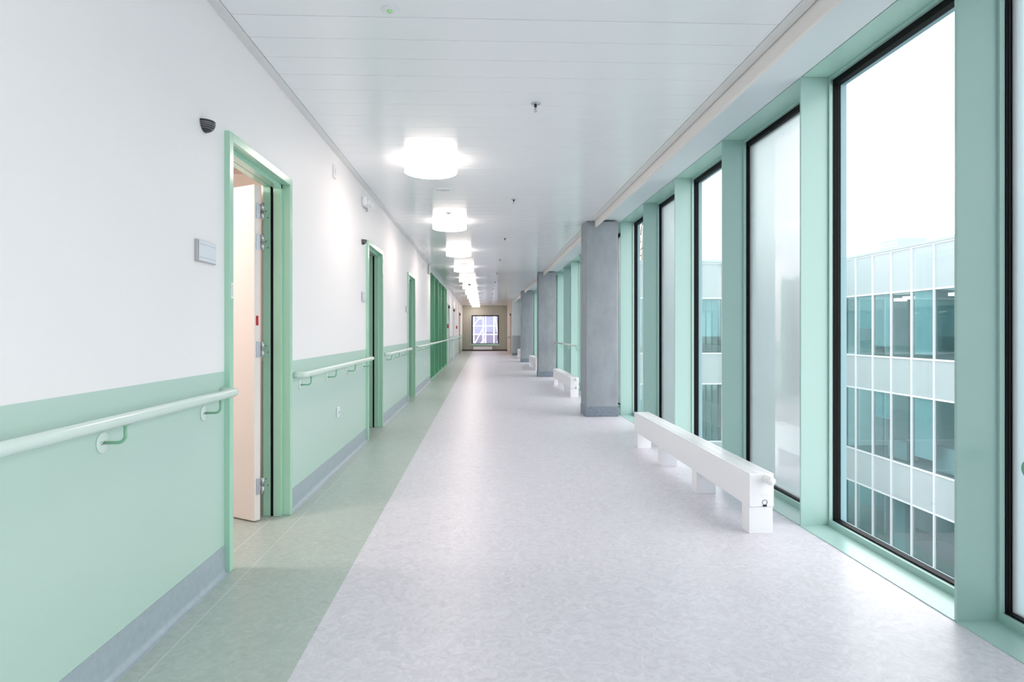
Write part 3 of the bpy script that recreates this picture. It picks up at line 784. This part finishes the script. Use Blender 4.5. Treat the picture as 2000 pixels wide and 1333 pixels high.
# ------------------------------------------------------------------ outside: courtyard buildings
GZ = -9.0
tag(MB().box(2.6, 60, -30, 90, GZ-0.3, GZ).build('ground', M['ground']), 'pale paving of the courtyard far below the windows', 'ground', kind=S)
ROWS = [(2.81, 4.55, 'p'), (0.08, 2.81, 'w'), (-1.42, 0.08, 'p'), (-4.28, -1.42, 'w'), (-5.80, -4.28, 'p'), (-8.95, -5.80, 'w')]
def facade(root, axis, pos, s0, nb, step, sg, blinds, depth=5.0):
    """Curtain wall; axis 'X': plane x = pos running along y. axis 'Y': plane y = pos running along x. sg = outward direction of the face."""
    def bx(mb, d0, d1, a, b, z0, z1, bev=0.0):
        lo, hi = sorted((pos+sg*d0, pos+sg*d1)); a, b = sorted((a, b))
        mb.box(lo, hi, a, b, z0, z1, bev) if axis == 'X' else mb.box(a, b, lo, hi, z0, z1, bev)
        return mb
    e = s0+step*nb
    for i in range(nb+1):
        c = s0+step*i
        bx(MB(), -0.06, 0.05, c-0.035, c+0.035, GZ+0.05, 4.55).build('mullion', M['facade_frame'], root)
    for z in (4.55, 2.81, 0.08, -1.42, -4.28, -5.80):
        bx(MB(), -0.05, 0.03, s0, e, z-0.035, z+0.035).build('transom', M['facade_frame'], root)
    bx(MB(), -0.5, 0.09, s0, e, 4.585, 4.68).build('parapet_cap', M['roof'], root)
    rng = random.Random(3)
    for i in range(nb):
        a, b = s0+step*i, s0+step*(i+1)
        lo, hi = min(a, b)+0.036, max(a, b)-0.036
        for r, (z0, z1, kd) in enumerate(ROWS):
            if kd == 'p': bx(MB(), -0.04, 0.0, lo, hi, z0+0.036, z1-0.036).build('spandrel_panel', M['facade_panel'], root)
            else:
                bx(MB(), -0.03, -0.015, lo, hi, z0+0.036, z1-0.036).build('window_pane', M['facade_glass'], root)
                if (i, r) in blinds:
                    bx(MB(), -0.075, -0.065, lo+0.02, hi-0.02, z1-0.05-blinds[(i, r)]*(z1-z0-0.1), z1-0.05).build('roller_blind', M['blind'], root)
    sl = MB()
    for zt, zb in ((4.54, 2.86), (0.03, -1.37), (-4.33, -5.75), (-8.99, -9.0)): bx(sl, -depth, -0.2, s0, e, zb, zt)
    sl.build('floor_slabs', M['facade_slab'], root)
    bx(MB(), -depth-0.2, -depth, s0, e, GZ, 4.5).build('inner_wall', M['facade_in'], root)
    return root
FX = 17.2
root = empty('courtyard_building', (FX, 17.0, GZ), 'pale glazed office building with banded windows opposite the large clear window', 'building')
bl = {(2, 1): 0.85, (4, 1): 0.95, (0, 1): 0.0001, (1, 1): 0.55, (6, 1): 0.6, (4, 3): 0.85, (2, 3): 0.4, (8, 1): 0.7, (9, 3): 0.6, (11, 1): 0.9, (13, 3): 0.5, (7, 3): 0.3}
bl.pop((0, 1))
facade(root, 'X', FX, 29.0+0.0, 21, -MOD, -1, bl)
for y0, y1, z0, z1 in ((27.2, 28.3, 0.09, 0.75), (25.1, 26.3, -4.27, -3.5), (22.4, 23.4, -4.27, -3.3), (25.2, 25.9, -8.98, -5.9), (19.5, 20.8, 0.09, 0.8)):
    MB().box(FX+0.5, FX+1.0, y0, y1, z0, z1, bev=0.01).build('cupboard', M['furn'], root)
for y0, z in ((27.05, 2.55), (26.3, 2.60), (23.6, 2.6), (18.2, 2.5)):
    MB().box(FX+1.4, FX+1.9, y0, y0+0.35, z, z+0.12).build('office_lamp', M['office_lamp'], root)
MB().box(FX-0.10, FX+0.4, 29.06, 29.9, GZ, 4.6).build('corner_pier', M['facade_panel'], root)
root2 = empty('courtyard_wing', (9.8, YW, GZ), 'pale glazed cross wing closing the courtyard, seen through farther clear windows', 'building')
facade(root2, 'Y', YW, 2.6, 11, 1.313, -1, {(3, 1): 0.9, (4, 1): 0.9, (5, 3): 0.8, (2, 1): 0.5, (6, 1): 0.7, (3, 3): 0.8, (8, 1): 0.9})
MB().box(8.9, 9.3, YW+1.4, YW+1.9, 2.5, 2.62).build('office_lamp', M['office_lamp'], root2)
root = empty('rooftop_unit', (21.0, 29.5, 4.68), 'small pale plant box on the roof of the glazed building', 'roof unit')
MB().box(20.2, 21.6, 29.2, 30.6, 4.68, 5.75, bev=0.03).build('casing', M['roof'], root)
g = MB()
for k in range(6): g.box(20.185, 20.2, 29.3, 30.5, 4.85+k*0.13, 4.91+k*0.13)
g.build('louvres', M['blind'], root)
tag(MB().box(FX+5.2, FX+14, 2, 44, GZ, 4.5).box(FX+0.5, FX+5.2, 2, 44, 4.55, 4.66).build('roof_deck', M['roof']), 'flat pale roof and rear block of the glazed building', 'roof', kind=S)

# bare tree behind the cross wing
def tree(base, label):
    root = empty('bare_tree', base, label, 'tree')
    rng = random.Random(11)
    trunk = MB(); br = MB()
    B = Vector(base)
    top = B+Vector((0.2, 0.1, 12.5))
    trunk.tube([B, B+Vector((0.05, 0, 4)), B+Vector((0.15, 0.05, 9)), top, top+Vector((0.1, 0, 5))], [0.22, 0.19, 0.14, 0.10, 0.03], 10)
    trunk.build('trunk', M['bark'], root)
    def grow(p, d, L, r, lvl):
        q = p+d*L*0.5+Vector((rng.uniform(-.08, .08), rng.uniform(-.08, .08), 0.05))*L; e = q+(d+Vector((rng.uniform(-.3, .3), rng.uniform(-.3, .3), 0.15))).normalized()*L*0.5
        br.tube([p, q, e], [r, r*0.75, r*0.45], 5)
        if lvl < 3:
            for s, t in ((q, 0.6), (e, 0.7), (e, 0.55)):
                nd = (d+Vector((rng.uniform(-.9, .9), rng.uniform(-.9, .9), rng.uniform(-.3, .7)))).normalized()
                grow(s, nd, L*t, r*0.5, lvl+1)
    for k in range(16):
        z = 9.5+k*0.5; a = k*2.4
        grow(B+Vector((0.15, 0.07, z)), Vector((math.cos(a), math.sin(a), 0.55)).normalized(), 2.6-0.07*k, 0.06, 0)
    br.build('branches', M['bark'], root)
tree((10.95, 43.0, GZ), 'bare leafless tree rising behind the glazed cross wing')

# scaffolding and building seen through the end window
root = empty('lilac_building', (0.5, 47.0, GZ), 'lilac grey building side behind the scaffolding in the end window', 'building')
MB().box(-9, 2.4, 46.0, 48.0, GZ, 9).build('wall', M['lilac'], root)
for x0, x1, z0, z1 in ((-2.0, -1.2, 2.3, 3.1), (0.3, 1.4, 2.4, 3.2), (1.7, 2.3, 2.3, 3.1), (-0.9, -0.2, -0.5, 0.9), (0.2, 1.1, 0.2, 1.1)):
    MB().box(x0, x1, 45.95, 46.0, z0, z1).build('window_panel', M['lilac_dark'], root)
root = empty('scaffolding', (0.1, 43.5, GZ), 'white tube scaffolding standing outside the far end window', 'scaffolding')
for x in (-2.2, -0.70, -0.05, 0.12, 0.72, 1.9):
    MB().tube([(x, 43.5, GZ), (x, 43.5, 7.5)], 0.045, 8).build('pole', M['scaffold'], root)
for z in (-0.05, 0.95, 1.55, 2.6, 4.6):
    MB().tube([(-2.4, 43.45, z), (2.1, 43.45, z)], 0.035, 8).build('ledger', M['scaffold'], root)
for a, b in (((-0.7, 0.2), (0.0, 1.5)), ((0.75, 2.4), (1.05, 0.7)), ((1.05, 0.7), (0.8, -0.3)), ((-0.9, -0.3), (0.1, 0.6)), ((-0.7, 1.6), (0.1, 2.6))):
    MB().tube([(a[0], 43.4, a[1]), (b[0], 43.4, b[1])], 0.04, 8).build('brace', M['scaffold'], root)
MB().box(-2.4, 2.1, 43.5, 44.3, 2.62, 2.68).build('deck', M['scaffold'], root)

# ------------------------------------------------------------------ lights, world, camera
wd = bpy.data.worlds.new('overcast sky'); scene.world = wd; wd.use_nodes = True
bg = wd.node_tree.nodes['Background']
bg.inputs['Color'].default_value = (1.0, 0.98, 0.99, 1); bg.inputs['Strength'].default_value = 2.3

li = bpy.data.lights.new('room_lamp_light', 'POINT'); li.energy = 34; li.color = (1.0, 0.93, 0.91); li.shadow_soft_size = 0.15
lo = bpy.data.objects.new('room_lamp_light', li); COL.objects.link(lo); lo.location = (-2.6, 3.2, 2.3)

F_PX, YAW = 1200.0, math.atan(0.0375)
cam = bpy.data.cameras.new('camera'); co = bpy.data.objects.new('camera', cam); COL.objects.link(co)
cam.sensor_fit = 'HORIZONTAL'; cam.sensor_width = 36.0; cam.lens = 36.0*F_PX/2000.0
cam.shift_x = 10.0/2000.0; cam.shift_y = -19.5/2000.0
cam.clip_start = 0.05; cam.clip_end = 300
co.location = (0, 0, 1.19); co.rotation_euler = (PI/2, 0, -YAW)
scene.camera = co

scene.view_settings.view_transform = 'Standard'; scene.view_settings.look = 'None'
scene.view_settings.exposure = 0.82; scene.view_settings.gamma = 1.0; scene.view_settings.use_curve_mapping = False
cy = scene.cycles
cy.max_bounces = 10; cy.diffuse_bounces = 7; cy.glossy_bounces = 5; cy.transmission_bounces = 6; cy.transparent_max_bounces = 24
cy.caustics_reflective = False; cy.caustics_refractive = True; cy.sample_clamp_indirect = 5.0
cy.use_denoising = True
